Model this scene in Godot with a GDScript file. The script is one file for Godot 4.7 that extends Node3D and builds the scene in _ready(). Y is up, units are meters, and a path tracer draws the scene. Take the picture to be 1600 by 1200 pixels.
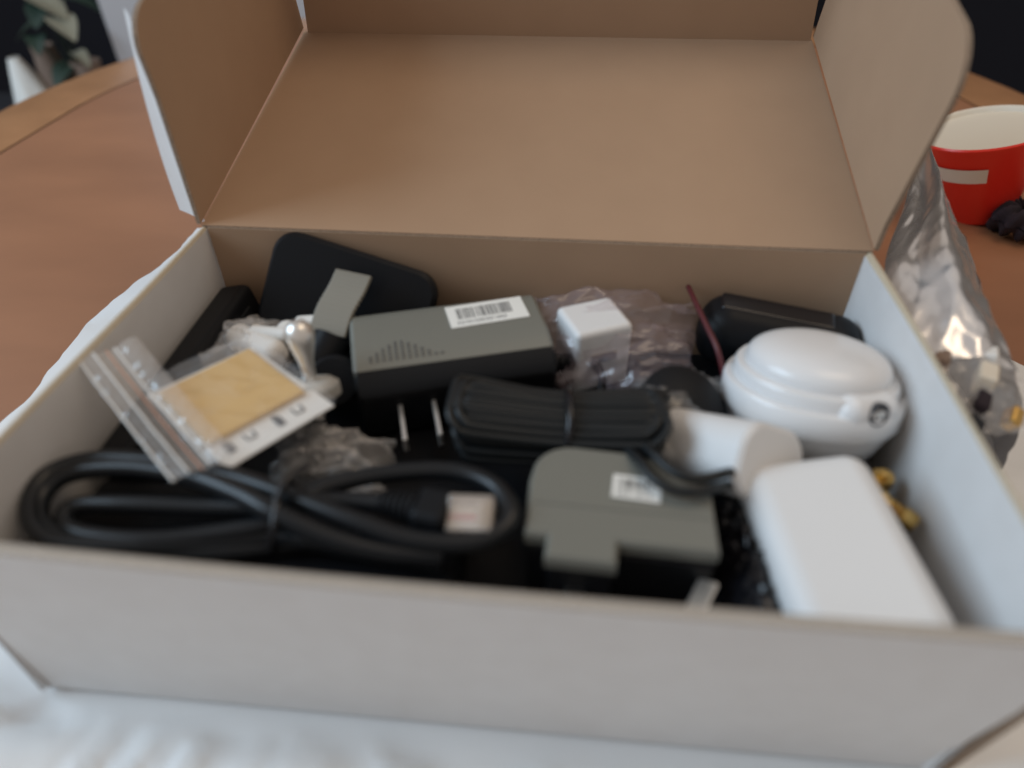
extends Node3D
# An open mailing carton full of adapters, cables and small parts on an oval wooden table.
# Measures are taken from the carton's rim; RIM is the height of that rim above the table top.
const RIM := 0.0922
var used := {}
var M := {}
var crinkle := FastNoiseLite.new()
var broad := FastNoiseLite.new()
var rng := RandomNumberGenerator.new()

# ---------------------------------------------------------------- helpers
func w(x: float, y: float, z: float) -> Vector3:
	return Vector3(x, y + RIM, z)

func numbered(called: String) -> String:
	var n: int = used.get(called, 0)
	used[called] = n + 1
	return called if n == 0 else "%s_%03d" % [called, n]

func new_st() -> SurfaceTool:
	var st := SurfaceTool.new()
	st.begin(Mesh.PRIMITIVE_TRIANGLES)
	return st

func tri(st: SurfaceTool, p: Array, n: Array, uv: Array = []) -> void:
	var o := [0, 1, 2]
	var g: Vector3 = (p[2] - p[0]).cross(p[1] - p[0])
	if g.dot(n[0] + n[1] + n[2]) < 0.0:
		o = [0, 2, 1]
	for i in o:
		st.set_normal(n[i])
		st.set_uv(uv[i] if uv.size() else Vector2(p[i].x, p[i].z))
		st.add_vertex(p[i])

func quad(st: SurfaceTool, p: Array, n: Array, uv: Array = []) -> void:
	if uv.is_empty():
		uv = [Vector2(0, 1), Vector2(1, 1), Vector2(1, 0), Vector2(0, 0)]
	tri(st, [p[0], p[1], p[2]], [n[0], n[1], n[2]], [uv[0], uv[1], uv[2]])
	tri(st, [p[0], p[2], p[3]], [n[0], n[2], n[3]], [uv[0], uv[2], uv[3]])

func flat_quad(st: SurfaceTool, a: Vector3, b: Vector3, c: Vector3, d: Vector3, hint: Vector3) -> void:
	var n := (c - a).cross(b - d).normalized()
	if n.dot(hint) < 0.0:
		n = -n
	quad(st, [a, b, c, d], [n, n, n, n])

# a box whose edges are rounded with radius r
func rbox(st: SurfaceTool, t: Transform3D, size: Vector3, r: float, seg := 3) -> void:
	var h := size / 2.0
	r = minf(r, minf(h.x, minf(h.y, h.z)) * 0.98)
	var lists := []
	for ax in 3:
		var l := PackedFloat32Array()
		for k in seg + 1:
			l.append(-(h[ax] - r + r * tan((seg - k) * PI / 4.0 / seg)))
		for k in seg + 1:
			l.append(h[ax] - r + r * tan(k * PI / 4.0 / seg))
		lists.append(l)
	var core := h - Vector3(r, r, r)
	for ax in 3:
		var bx := (ax + 1) % 3
		var cx := (ax + 2) % 3
		for s in [-1.0, 1.0]:
			var lb: PackedFloat32Array = lists[bx]
			var lc: PackedFloat32Array = lists[cx]
			var ps := []
			var ns := []
			for i in lb.size():
				for j in lc.size():
					var p := Vector3()
					p[ax] = s * h[ax]
					p[bx] = lb[i]
					p[cx] = lc[j]
					var q := p.clamp(-core, core)
					var d := (p - q).normalized()
					ps.append(t * (q + d * r))
					ns.append((t.basis * d).normalized())
			var m := lc.size()
			for i in lb.size() - 1:
				for j in m - 1:
					var k := i * m + j
					quad(st, [ps[k], ps[k + 1], ps[k + m + 1], ps[k + m]], [ns[k], ns[k + 1], ns[k + m + 1], ns[k + m]])

# a polygon (x, z) given a thickness from y0 to y1, with chamfered rims
func plate(st: SurfaceTool, t: Transform3D, poly: PackedVector2Array, y0: float, y1: float, bev := 0.0004) -> void:
	if Geometry2D.is_polygon_clockwise(poly):
		poly.reverse()
	var n := poly.size()
	var e := []
	for i in n:
		var d := (poly[(i + 1) % n] - poly[i]).normalized()
		e.append(Vector2(d.y, -d.x))
	var inner := PackedVector2Array()
	var va := []
	var vb := []
	for i in n:
		var a: Vector2 = e[(i + n - 1) % n]
		var b: Vector2 = e[i]
		var m := (a + b).normalized()
		inner.append(poly[i] - m * bev / maxf(0.4, m.dot(b)))
		var soft := a.dot(b) > 0.75
		va.append(m if soft else b)
		vb.append(m if soft else a)
	var caps := Geometry2D.triangulate_polygon(inner)
	for s in [[y0, Vector3.DOWN], [y1, Vector3.UP]]:
		var nn: Vector3 = (t.basis * s[1]).normalized()
		for k in range(0, caps.size(), 3):
			var ps := []
			for q in 3:
				ps.append(t * Vector3(inner[caps[k + q]].x, s[0], inner[caps[k + q]].y))
			tri(st, ps, [nn, nn, nn])
	for i in n:
		var j := (i + 1) % n
		var n0 := (t.basis * Vector3(va[i].x, 0, va[i].y)).normalized()
		var n1 := (t.basis * Vector3(vb[j].x, 0, vb[j].y)).normalized()
		var lo0 := t * Vector3(poly[i].x, y0 + bev, poly[i].y)
		var lo1 := t * Vector3(poly[j].x, y0 + bev, poly[j].y)
		var hi0 := t * Vector3(poly[i].x, y1 - bev, poly[i].y)
		var hi1 := t * Vector3(poly[j].x, y1 - bev, poly[j].y)
		quad(st, [lo0, lo1, hi1, hi0], [n0, n1, n1, n0])
		var up := (t.basis * Vector3.UP).normalized()
		var u0 := (n0 + up).normalized()
		var u1 := (n1 + up).normalized()
		quad(st, [hi0, hi1, t * Vector3(inner[j].x, y1, inner[j].y), t * Vector3(inner[i].x, y1, inner[i].y)], [u0, u1, u1, u0])
		u0 = (n0 - up).normalized()
		u1 = (n1 - up).normalized()
		quad(st, [lo0, lo1, t * Vector3(inner[j].x, y0, inner[j].y), t * Vector3(inner[i].x, y0, inner[i].y)], [u0, u1, u1, u0])

func rrect(wd: float, dp: float, r: float, seg := 6) -> PackedVector2Array:
	var out := PackedVector2Array()
	for c in 4:
		var o := Vector2((wd / 2 - r) * [1, -1, -1, 1][c], (dp / 2 - r) * [1, 1, -1, -1][c])
		for k in seg + 1:
			out.append(o + Vector2.from_angle(c * PI / 2 + k * PI / 2 / seg) * r)
	return out

func smooth_path(p: Array, steps := 6) -> PackedVector3Array:
	var out := PackedVector3Array()
	for i in p.size() - 1:
		var a: Vector3 = p[maxi(i - 1, 0)]
		var b: Vector3 = p[i]
		var c: Vector3 = p[i + 1]
		var d: Vector3 = p[mini(i + 2, p.size() - 1)]
		for k in steps:
			out.append(b.cubic_interpolate(c, a, d, float(k) / steps))
	out.append(p[-1])
	return out

func tube(st: SurfaceTool, p: PackedVector3Array, r: float, sides := 10) -> void:
	var rings := []
	var norms := []
	var side := Vector3.ZERO
	var n := p.size()
	for i in n:
		var dir := (p[mini(i + 1, n - 1)] - p[maxi(i - 1, 0)]).normalized()
		if side == Vector3.ZERO:
			side = dir.cross(Vector3.UP if absf(dir.y) < 0.9 else Vector3.RIGHT).normalized()
		side = (side - dir * side.dot(dir)).normalized()
		var up := dir.cross(side)
		var ring := []
		var nr := []
		for k in sides + 1:
			var d := side * cos(TAU * k / sides) + up * sin(TAU * k / sides)
			ring.append(p[i] + d * r)
			nr.append(d)
		rings.append(ring)
		norms.append(nr)
	for i in n - 1:
		for k in sides:
			quad(st, [rings[i][k], rings[i][k + 1], rings[i + 1][k + 1], rings[i + 1][k]], [norms[i][k], norms[i][k + 1], norms[i + 1][k + 1], norms[i + 1][k]])
	for e in [[0, 1], [n - 1, n - 2]]:
		var d := (p[e[0]] - p[e[1]]).normalized()
		for k in sides:
			tri(st, [p[e[0]], rings[e[0]][k], rings[e[0]][k + 1]], [d, d, d])

# profile: (radius, height) from bottom to top
func lathe(st: SurfaceTool, t: Transform3D, prof: Array, seg := 32) -> void:
	var nn := []
	for i in prof.size() - 1:
		var d: Vector2 = (prof[i + 1] - prof[i]).normalized()
		nn.append(Vector2(d.y, -d.x))
	for i in prof.size() - 1:
		var n0: Vector2 = nn[i]
		var n1: Vector2 = nn[i]
		if i > 0 and n0.dot(nn[i - 1]) > 0.7:
			n0 = (n0 + nn[i - 1]).normalized()
		if i < nn.size() - 1 and n1.dot(nn[i + 1]) > 0.7:
			n1 = (n1 + nn[i + 1]).normalized()
		for k in seg:
			var a := TAU * k / seg
			var b := TAU * (k + 1) / seg
			var da := Vector3(cos(a), 0, sin(a))
			var db := Vector3(cos(b), 0, sin(b))
			var q0: Vector2 = prof[i]
			var q1: Vector2 = prof[i + 1]
			var ps := [t * (da * q0.x + Vector3.UP * q0.y), t * (db * q0.x + Vector3.UP * q0.y), t * (db * q1.x + Vector3.UP * q1.y), t * (da * q1.x + Vector3.UP * q1.y)]
			var ns := []
			for q in [[da, n0], [db, n0], [db, n1], [da, n1]]:
				ns.append((t.basis * (q[0] * q[1].x + Vector3.UP * q[1].y)).normalized())
			quad(st, ps, ns)

# a sheet from fn(u, v); creased sheets are shaded facet by facet
func sheet(st: SurfaceTool, fn: Callable, nu: int, nv: int, creased := false) -> void:
	var g := []
	for i in nu + 1:
		for j in nv + 1:
			g.append(fn.call(float(i) / nu, float(j) / nv))
	var m := nv + 1
	var ns := []
	for i in nu + 1:
		for j in m:
			var a: Vector3 = g[mini(i + 1, nu) * m + j] - g[maxi(i - 1, 0) * m + j]
			var b: Vector3 = g[i * m + mini(j + 1, nv)] - g[i * m + maxi(j - 1, 0)]
			ns.append(b.cross(a).normalized())
	for i in nu:
		for j in nv:
			var k := i * m + j
			var c := [k, k + m, k + m + 1, k + 1]
			var uv := [Vector2(i, j), Vector2(i + 1, j), Vector2(i + 1, j + 1), Vector2(i, j + 1)]
			for q in 4:
				uv[q] = Vector2(uv[q].x / nu, uv[q].y / nv)
			if creased:
				var flip: bool = (i * 7 + j * 13) % 3 == 0
				var sets := [[0, 1, 2], [0, 2, 3]] if flip else [[0, 1, 3], [1, 2, 3]]
				for s in sets:
					var pa: Vector3 = g[c[s[0]]]
					var nf: Vector3 = (g[c[s[2]]] - pa).cross(g[c[s[1]]] - pa).normalized()
					if nf.dot(ns[k]) < 0:
						nf = -nf
					var mixn := []
					for q in s:
						mixn.append((nf * 0.75 + ns[c[q]] * 0.25).normalized())
					tri(st, [pa, g[c[s[1]]], g[c[s[2]]]], mixn, [uv[s[0]], uv[s[1]], uv[s[2]]])
			else:
				quad(st, [g[c[0]], g[c[1]], g[c[2]], g[c[3]]], [ns[c[0]], ns[c[1]], ns[c[2]], ns[c[3]]], uv)

func thing(called: String, label: String, category: String, at := Vector3.ZERO, turn := 0.0, group := "") -> Node3D:
	var o := Node3D.new()
	o.name = numbered(called)
	add_child(o, true)
	o.position = at
	o.rotation.y = turn
	o.set_meta("label", label)
	o.set_meta("category", category)
	if group:
		o.set_meta("group", group)
	return o

# commits a shape drawn in the parent's own axes
func obj(called: String, st: SurfaceTool, m: Material, parent: Node3D) -> MeshInstance3D:
	var mi := MeshInstance3D.new()
	mi.name = called
	st.index()
	mi.mesh = st.commit()
	mi.material_override = m
	parent.add_child(mi, true)
	return mi

func structure(called: String, st: SurfaceTool, m: Material) -> MeshInstance3D:
	var mi := obj(numbered(called), st, m, self)
	mi.set_meta("kind", "structure")
	return mi

func T(p: Vector3, e := Vector3.ZERO) -> Transform3D:
	return Transform3D(Basis.from_euler(e * PI / 180.0), p)

func frame(o: Vector3, x: Vector3, up: Vector3) -> Transform3D:
	x = x.normalized()
	var z := x.cross(up).normalized()
	return Transform3D(Basis(x, z.cross(x), z), o)

# cardboard panel: one outline in a plane, one colour on each face and the raw edge
func card(called: String, parent: Node3D, t: Transform3D, poly: PackedVector2Array, thick: float, top: Material, under: Material, edge: Material) -> MeshInstance3D:
	if Geometry2D.is_polygon_clockwise(poly):
		poly.reverse()
	var caps := Geometry2D.triangulate_polygon(poly)
	var mesh: ArrayMesh = null
	for s in [[thick, Vector3.UP], [0.0, Vector3.DOWN]]:
		var st := new_st()
		var nn: Vector3 = (t.basis * s[1]).normalized()
		for k in range(0, caps.size(), 3):
			var ps := []
			var uv := []
			for q in 3:
				ps.append(t * Vector3(poly[caps[k + q]].x, s[0], poly[caps[k + q]].y))
				uv.append(poly[caps[k + q]] * 4.0)
			tri(st, ps, [nn, nn, nn], uv)
		mesh = st.commit(mesh) if mesh else st.commit()
	var se := new_st()
	for i in poly.size():
		var j := (i + 1) % poly.size()
		var d := poly[j] - poly[i]
		flat_quad(se, t * Vector3(poly[i].x, 0, poly[i].y), t * Vector3(poly[j].x, 0, poly[j].y), t * Vector3(poly[j].x, thick, poly[j].y), t * Vector3(poly[i].x, thick, poly[i].y), t.basis * Vector3(d.y, 0, -d.x))
	mesh = se.commit(mesh)
	mesh.surface_set_material(0, top)
	mesh.surface_set_material(1, under)
	mesh.surface_set_material(2, edge)
	var mi := MeshInstance3D.new()
	mi.name = called
	mi.mesh = mesh
	parent.add_child(mi, true)
	return mi

# ---------------------------------------------------------------- materials
func lin(r: float, g: float, b: float, a := 1.0) -> Color:
	var c := Color(r, g, b).linear_to_srgb()
	c.a = a
	return c

func mat(c: Color, rough := 0.5, metal := 0.0) -> StandardMaterial3D:
	var m := StandardMaterial3D.new()
	m.albedo_color = c
	m.roughness = rough
	m.metallic = metal
	return m

func noise_tex(freq: float, lo: Color, hi: Color, seed_n: int, size := 512, wide := 1.0) -> NoiseTexture2D:
	var f := FastNoiseLite.new()
	f.seed = seed_n
	f.noise_type = FastNoiseLite.TYPE_SIMPLEX_SMOOTH
	f.frequency = freq
	f.fractal_octaves = 5
	var t := NoiseTexture2D.new()
	t.width = size
	t.height = int(size * wide)
	t.seamless = true
	t.noise = f
	var r := Gradient.new()
	r.set_color(0, lo)
	r.set_color(1, hi)
	t.color_ramp = r
	return t

func textured(m: StandardMaterial3D, t: Texture2D, scale: Vector3) -> StandardMaterial3D:
	m.albedo_texture = t
	m.uv1_triplanar = true
	m.uv1_scale = scale
	return m

func bumped(m: StandardMaterial3D, freq: float, scale: Vector3, strength: float, seed_n: int) -> StandardMaterial3D:
	m.heightmap_enabled = true
	m.heightmap_texture = noise_tex(freq, Color.BLACK, Color.WHITE, seed_n, 256)
	m.heightmap_scale = strength
	m.uv1_triplanar = true
	m.uv1_scale = scale
	return m

func clear_film(a: float, rough: float, tint := Color(1, 1, 1)) -> StandardMaterial3D:
	var m := mat(Color(tint.r, tint.g, tint.b, a), rough)
	m.transparency = BaseMaterial3D.TRANSPARENCY_ALPHA
	m.cull_mode = BaseMaterial3D.CULL_DISABLED
	return m

func label_print(wpx: int, hpx: int, bars_top: float, bars_bottom: float, text_rows: Array, seed_n: int) -> ImageTexture:
	var r := RandomNumberGenerator.new()
	r.seed = seed_n
	var im := Image.create(wpx, hpx, false, Image.FORMAT_RGB8)
	im.fill(Color(0.9, 0.9, 0.88))
	var x := int(wpx * 0.12)
	while x < wpx * 0.82:
		var b := r.randi_range(2, 6)
		im.fill_rect(Rect2i(x, int(hpx * bars_top), b, int(hpx * (bars_bottom - bars_top))), Color(0.1, 0.1, 0.11))
		x += b + r.randi_range(2, 7)
	for row in text_rows:
		x = int(wpx * 0.1)
		while x < wpx * row[2]:
			var b := r.randi_range(4, 7)
			var y0 := int(hpx * row[0])
			var hh := int(hpx * row[1])
			im.fill_rect(Rect2i(x, y0, 2, hh), Color(0.18, 0.18, 0.19))
			if r.randf() > 0.4:
				im.fill_rect(Rect2i(x, y0 if r.randf() > 0.5 else y0 + hh - 2, b, 2), Color(0.18, 0.18, 0.19))
			if r.randf() > 0.5:
				im.fill_rect(Rect2i(x + b - 2, y0, 2, hh), Color(0.18, 0.18, 0.19))
			x += b + 4
	im.generate_mipmaps()
	return ImageTexture.create_from_image(im)

func make_materials() -> void:
	M.white_card = textured(mat(lin(0.70, 0.69, 0.68), 0.6), noise_tex(0.02, Color(0.975, 0.972, 0.97), Color(1, 1, 1), 3), Vector3(6, 6, 6))
	M.kraft = textured(mat(lin(0.405, 0.265, 0.168), 0.75), noise_tex(0.012, Color(0.975, 0.972, 0.97), Color(1, 1, 1), 5), Vector3(4, 4, 4))
	M.kraft_edge = textured(mat(lin(0.42, 0.31, 0.22), 0.9), noise_tex(0.05, Color(0.6, 0.6, 0.6), Color(1, 1, 1), 6), Vector3(30, 30, 30))
	M.cream_edge = textured(mat(lin(0.62, 0.53, 0.40), 0.85), noise_tex(0.05, Color(0.8, 0.8, 0.78), Color(1, 1, 1), 7), Vector3(30, 30, 30))
	var wood := mat(lin(0.37, 0.165, 0.08), 0.5)
	wood.clearcoat_enabled = true
	wood.clearcoat = 0.35
	wood.clearcoat_roughness = 0.42
	M.wood = textured(wood, noise_tex(0.008, Color(0.90, 0.89, 0.88), Color(1.0, 1.0, 1.0), 11), Vector3(1.0, 1.0, 2.6))
	var band := mat(lin(0.47, 0.235, 0.11), 0.4)
	band.clearcoat_enabled = true
	band.clearcoat = 0.5
	band.clearcoat_roughness = 0.2
	M.wood_band = textured(band, noise_tex(0.012, Color(0.88, 0.87, 0.85), Color(1.0, 1.0, 1.0), 12), Vector3(2, 2, 2))
	M.wrap = mat(lin(0.80, 0.815, 0.82), 0.42)
	M.wrap.backlight_enabled = true
	M.wrap.backlight = Color(0.25, 0.25, 0.25)
	M.black = bumped(mat(lin(0.007, 0.0075, 0.009), 0.42), 0.12, Vector3(60, 60, 60), 0.008, 21)
	M.black_soft = bumped(mat(lin(0.009, 0.0098, 0.0115), 0.52), 0.1, Vector3(40, 40, 40), 0.01, 22)
	M.black_gloss = mat(lin(0.007, 0.007, 0.009), 0.2)
	M.cable = mat(lin(0.009, 0.0105, 0.0125), 0.3)
	M.thin_cable = mat(lin(0.009, 0.0115, 0.013), 0.42)
	for k in ["black", "black_soft", "cable", "thin_cable"]:
		M[k].metallic_specular = 0.28 if k.begins_with("black") else 0.42
	M.grey_face = bumped(mat(lin(0.170, 0.170, 0.146), 0.42), 0.15, Vector3(60, 60, 60), 0.006, 23)
	M.grey_strap = mat(lin(0.24, 0.225, 0.185), 0.5)
	M.gloss_white = mat(lin(0.74, 0.735, 0.73), 0.24)
	M.satin_white = bumped(mat(lin(0.70, 0.70, 0.695), 0.4), 0.15, Vector3(60, 60, 60), 0.004, 24)
	M.metal = mat(lin(0.80, 0.78, 0.74), 0.3, 0.8)
	M.steel_dark = mat(lin(0.35, 0.34, 0.32), 0.3, 1.0)
	M.brass = mat(lin(0.56, 0.36, 0.12), 0.36, 1.0)
	M.film = clear_film(0.08, 0.14)
	M.film_hazy = clear_film(0.22, 0.09, Color(0.92, 0.91, 0.9))
	M.film_mauve = clear_film(0.16, 0.09, Color(0.82, 0.75, 0.78))
	M.clear_plastic = clear_film(0.3, 0.12, Color(0.95, 0.9, 0.85))
	M.foil = mat(lin(0.78, 0.77, 0.77), 0.22, 0.7)
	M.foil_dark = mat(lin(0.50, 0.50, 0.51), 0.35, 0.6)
	M.tan = textured(mat(lin(0.66, 0.42, 0.13), 0.7), noise_tex(0.06, Color(0.93, 0.92, 0.9), Color(1, 1, 1), 31), Vector3(30, 30, 30))
	M.paper = mat(lin(0.72, 0.70, 0.66), 0.6)
	M.plug_pale = mat(lin(0.52, 0.48, 0.44), 0.35)
	M.nut_grey = mat(lin(0.42, 0.41, 0.38), 0.35)
	M.ink = mat(lin(0.06, 0.06, 0.065), 0.6)
	M.red_ink = mat(lin(0.72, 0.36, 0.22), 0.5)
	M.red = mat(lin(0.85, 0.035, 0.018), 0.3)
	M.dark_red = mat(lin(0.085, 0.012, 0.016), 0.45)
	M.cream = mat(lin(0.70, 0.62, 0.50), 0.5)
	M.plum = mat(lin(0.02, 0.012, 0.018), 0.9)
	M.rose = mat(lin(0.6, 0.12, 0.16), 0.5)
	M.floor = textured(mat(lin(0.007, 0.006, 0.009), 0.9), noise_tex(0.05, Color(0.5, 0.5, 0.5), Color(1, 1, 1), 41), Vector3(3, 3, 3))
	M.navy = mat(lin(0.006, 0.007, 0.014), 0.9)
	M.pale_wall = mat(lin(0.50, 0.47, 0.47), 0.7)
	M.white_cloth = mat(lin(0.78, 0.78, 0.74), 0.8)
	M.leaf_green = mat(lin(0.015, 0.035, 0.022), 0.6)
	M.leaf_pale = mat(lin(0.24, 0.23, 0.17), 0.7)
	M.clay = mat(lin(0.24, 0.17, 0.13), 0.8)
	M.rim_card = textured(mat(lin(0.56, 0.50, 0.44), 0.85), noise_tex(0.05, Color(0.8, 0.8, 0.78), Color(1, 1, 1), 8), Vector3(30, 30, 30))
	M.seam = mat(lin(0.30, 0.30, 0.30), 0.6)
	M.dusk_blue = mat(lin(0.014, 0.017, 0.024), 0.8)

# ---------------------------------------------------------------- the setting
func set_stage() -> void:
	var cam := Camera3D.new()
	cam.name = "camera"
	cam.position = w(0.0217, 0.1502, 0.2796)
	cam.rotation = Vector3(-0.6982, 0.1005, -0.0096)
	cam.keep_aspect = Camera3D.KEEP_HEIGHT
	cam.far = 30.0
	cam.near = 0.01
	var lens := CameraAttributesPhysical.new()
	lens.frustum_focal_length = 22.0
	lens.exposure_aperture = 3.4
	lens.frustum_focus_distance = 0.40
	lens.frustum_near = 0.01
	lens.frustum_far = 30.0
	cam.attributes = lens
	add_child(cam)
	cam.fov = 57.6
	cam.current = true
	var we := WorldEnvironment.new()
	we.name = "world"
	var env := Environment.new()
	env.background_mode = Environment.BG_COLOR
	env.background_color = Color(0.825, 0.785, 0.755)
	env.background_energy_multiplier = 0.56
	env.tonemap_mode = Environment.TONE_MAPPER_LINEAR
	env.tonemap_exposure = 1.13
	env.sdfgi_enabled = true
	env.ssao_enabled = true
	env.ssil_enabled = true
	we.environment = env
	add_child(we)
	var win := AreaLight3D.new()
	win.name = "window_daylight"
	win.area_size = Vector2(1.3, 1.2)
	win.light_color = Color(0.80, 0.91, 1.0)
	win.light_energy = 3.0
	win.shadow_enabled = true
	win.position = Vector3(-1.75, 1.15, 0.25)
	add_child(win)
	win.look_at_from_position(win.position, Vector3(0, 0.05, 0.0))
	var room := AreaLight3D.new()
	room.name = "ceiling_lamp_light"
	room.area_size = Vector2(1.0, 1.0)
	room.light_color = Color(1.0, 0.90, 0.78)
	room.light_energy = 0.7
	room.shadow_enabled = true
	room.position = Vector3(0.7, 1.9, -0.2)
	add_child(room)
	room.look_at_from_position(room.position, Vector3(0, 0.05, 0.05), Vector3(0, 0, -1))

func build_room() -> void:
	var st := new_st()
	flat_quad(st, Vector3(-5, -0.75, 4), Vector3(5, -0.75, 4), Vector3(5, -0.75, -6), Vector3(-5, -0.75, -6), Vector3.UP)
	structure("floor", st, M.floor)
	st = new_st()
	rbox(st, T(Vector3(0.0, 0.4, -2.2)), Vector3(9.0, 2.3, 0.1), 0.01, 1)
	var wall := structure("wall", st, M.navy)
	wall.set_meta("label", "dark navy wall far behind the table")
	st = new_st()
	rbox(st, T(Vector3(-0.56, 0.3, -1.16)), Vector3(0.66, 2.1, 0.12), 0.004, 2)
	var jamb := structure("wall_end", st, M.pale_wall)
	jamb.set_meta("label", "pale grey end of a wall just beyond the table edge, behind the carton lid")

# racetrack outline: two half circles joined by straight sides
func oval(r: float, half_straight: float, n := 96) -> PackedVector2Array:
	var out := PackedVector2Array()
	for k in n:
		var an := TAU * (k + 0.5) / n
		out.append(Vector2(cos(an) * r, sin(an) * r + half_straight * signf(sin(an))))
	return out

func build_table() -> void:
	var t := thing("dining_table", "oval brown varnished wooden table with a lighter rim band under the carton", "table", Vector3(-0.036, -0.75, -0.05))
	var up := Vector3(0, 0.75, 0)
	var st := new_st()
	plate(st, T(up), oval(0.462, 0.348), -0.028, 0.0, 0.0005)
	obj("tabletop", st, M.wood, t)
	# the rim band is a lathe-like ring with a rounded outer edge
	st = new_st()
	var prof := [Vector2(0.001, 0.0004), Vector2(0.03, 0.0020), Vector2(0.068, 0.0012), Vector2(0.080, -0.003), Vector2(0.086, -0.011), Vector2(0.085, -0.022), Vector2(0.078, -0.028), Vector2(0.001, -0.028)]
	for i in prof.size() - 1:
		for k in 96:
			var ps := []
			var ns := []
			for q in [[i, k], [i, k + 1], [i + 1, k + 1], [i + 1, k]]:
				var an: float = TAU * (q[1] + 0.5) / 96.0
				var pr: Vector2 = prof[q[0]]
				ps.append(up + Vector3(cos(an) * (0.462 + pr.x), pr.y, sin(an) * (0.462 + pr.x) + 0.348 * signf(sin(an))))
				var d0: Vector2 = (prof[mini(q[0] + 1, 7)] - prof[maxi(q[0] - 1, 0)]).normalized()
				ns.append(Vector3(cos(an) * -d0.y, d0.x, sin(an) * -d0.y).normalized())
			quad(st, ps, ns)
	obj("rim_band", st, M.wood_band, t)
	st = new_st()
	lathe(st, T(Vector3.ZERO), [Vector2(0.0, 0.0), Vector2(0.30, 0.0), Vector2(0.30, 0.03), Vector2(0.12, 0.07), Vector2(0.06, 0.16), Vector2(0.075, 0.4), Vector2(0.055, 0.62), Vector2(0.16, 0.72), Vector2(0.0, 0.72)], 32)
	obj("pedestal", st, M.wood, t)

func build_backdrop_things() -> void:
	# a low dark bench behind the table carries the clutter seen at the upper left
	var b := thing("bench", "low dark bench beyond the table edge carrying clutter", "bench", Vector3(-1.3, -0.75, -1.25))
	var st := new_st()
	rbox(st, T(Vector3(0, 0.40, 0)), Vector3(0.78, 0.03, 0.44), 0.006, 2)
	obj("seat", st, M.dusk_blue, b)
	for sx in [-0.35, 0.35]:
		for sz in [-0.18, 0.18]:
			st = new_st()
			rbox(st, T(Vector3(sx, 0.19, sz)), Vector3(0.045, 0.385, 0.045), 0.004, 1)
			obj("leg", st, M.dusk_blue, b)
	# crumpled white cloth
	var c := thing("cloth", "crumpled white cloth heaped to a peak beyond the left table edge", "cloth", Vector3(-1.045, -0.334, -1.06))
	st = new_st()
	sheet(st, func(u: float, v: float) -> Vector3:
		var an := u * TAU
		var h := 1.0 - v
		var rr := (0.010 + 0.066 * pow(v, 0.9)) * (1.0 + 0.22 * sin(an * 5.0 + 1.0) * v + 0.15 * broad.get_noise_2d(cos(an) * 40.0, sin(an) * 40.0))
		return Vector3(cos(an) * rr - 0.03 * h, 0.20 * pow(h, 1.1), sin(an) * rr), 48, 14)
	obj("folds", st, M.white_cloth, c)
	# plant
	var p := thing("houseplant", "leafy plant with cream edged leaves beyond the table", "plant", Vector3(-0.975, -0.334, -1.10))
	st = new_st()
	lathe(st, T(Vector3.ZERO), [Vector2(0.0, 0.0), Vector2(0.035, 0.0), Vector2(0.046, 0.07), Vector2(0.05, 0.075), Vector2(0.044, 0.078), Vector2(0.0, 0.07)], 24)
	obj("pot", st, M.dusk_blue, p)
	var spots := [[0.0, 0.285, 0.03, 20.0, 0.10, 1], [0.035, 0.255, 0.05, 40.0, 0.085, 1], [-0.02, 0.27, 0.02, 80.0, 0.08, 0], [-0.045, 0.24, 0.03, 150.0, 0.07, 0], [0.05, 0.28, 0.0, -10.0, 0.08, 0], [-0.03, 0.225, 0.05, 60.0, 0.06, 0], [0.045, 0.20, 0.05, 30.0, 0.05, 1], [0.0, 0.17, 0.04, 100.0, 0.08, 0]]
	for s in spots:
		st = new_st()
		var dir := Vector3(cos(deg_to_rad(s[3])), -0.35, sin(deg_to_rad(s[3])))
		var base: Vector3 = Vector3(s[0], s[1], s[2]) - dir * s[4] * 0.5
		tube(st, smooth_path([Vector3(0, 0.07, 0), base * 0.6 + Vector3(0, 0.03, 0), base], 4), 0.002, 6)
		obj("stem", st, M.leaf_green, p)
		st = new_st()
		sheet(st, func(u: float, v: float) -> Vector3:
			var side := dir.cross(Vector3.UP).normalized()
			var wd: float = s[4] * 0.30 * sin(PI * clampf(u * 0.94 + 0.03, 0, 1))
			return base + dir * s[4] * u + side * wd * (v * 2.0 - 1.0) + Vector3.UP * (0.25 * wd * absf(v * 2 - 1) + 0.012 * sin(PI * u)), 12, 6)
		obj("leaf", st, M.leaf_pale if s[5] else M.leaf_green, p)
	# two tan clay jars
	for q in [[-1.035, -1.10, 0.030, "small tan clay jar beside the plant beyond the table", -0.213], [-0.945, -1.08, 0.036, "dull tan clay jar beside the pale wall end", -0.236]]:
		var o := thing("clay_jar", q[3], "jar", Vector3(q[0], -0.334, q[1]))
		st = new_st()
		var hh: float = q[4] + 0.334 + RIM
		lathe(st, T(Vector3.ZERO), [Vector2(0, 0), Vector2(q[2] * 0.7, 0), Vector2(q[2] * 1.05, hh * 0.35), Vector2(q[2], hh * 0.7), Vector2(q[2] * 0.72, hh * 0.92), Vector2(q[2] * 0.76, hh), Vector2(q[2] * 0.6, hh), Vector2(q[2] * 0.55, hh * 0.9), Vector2(0, hh * 0.88)], 24)
		obj("body", st, M.clay, o)

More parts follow.
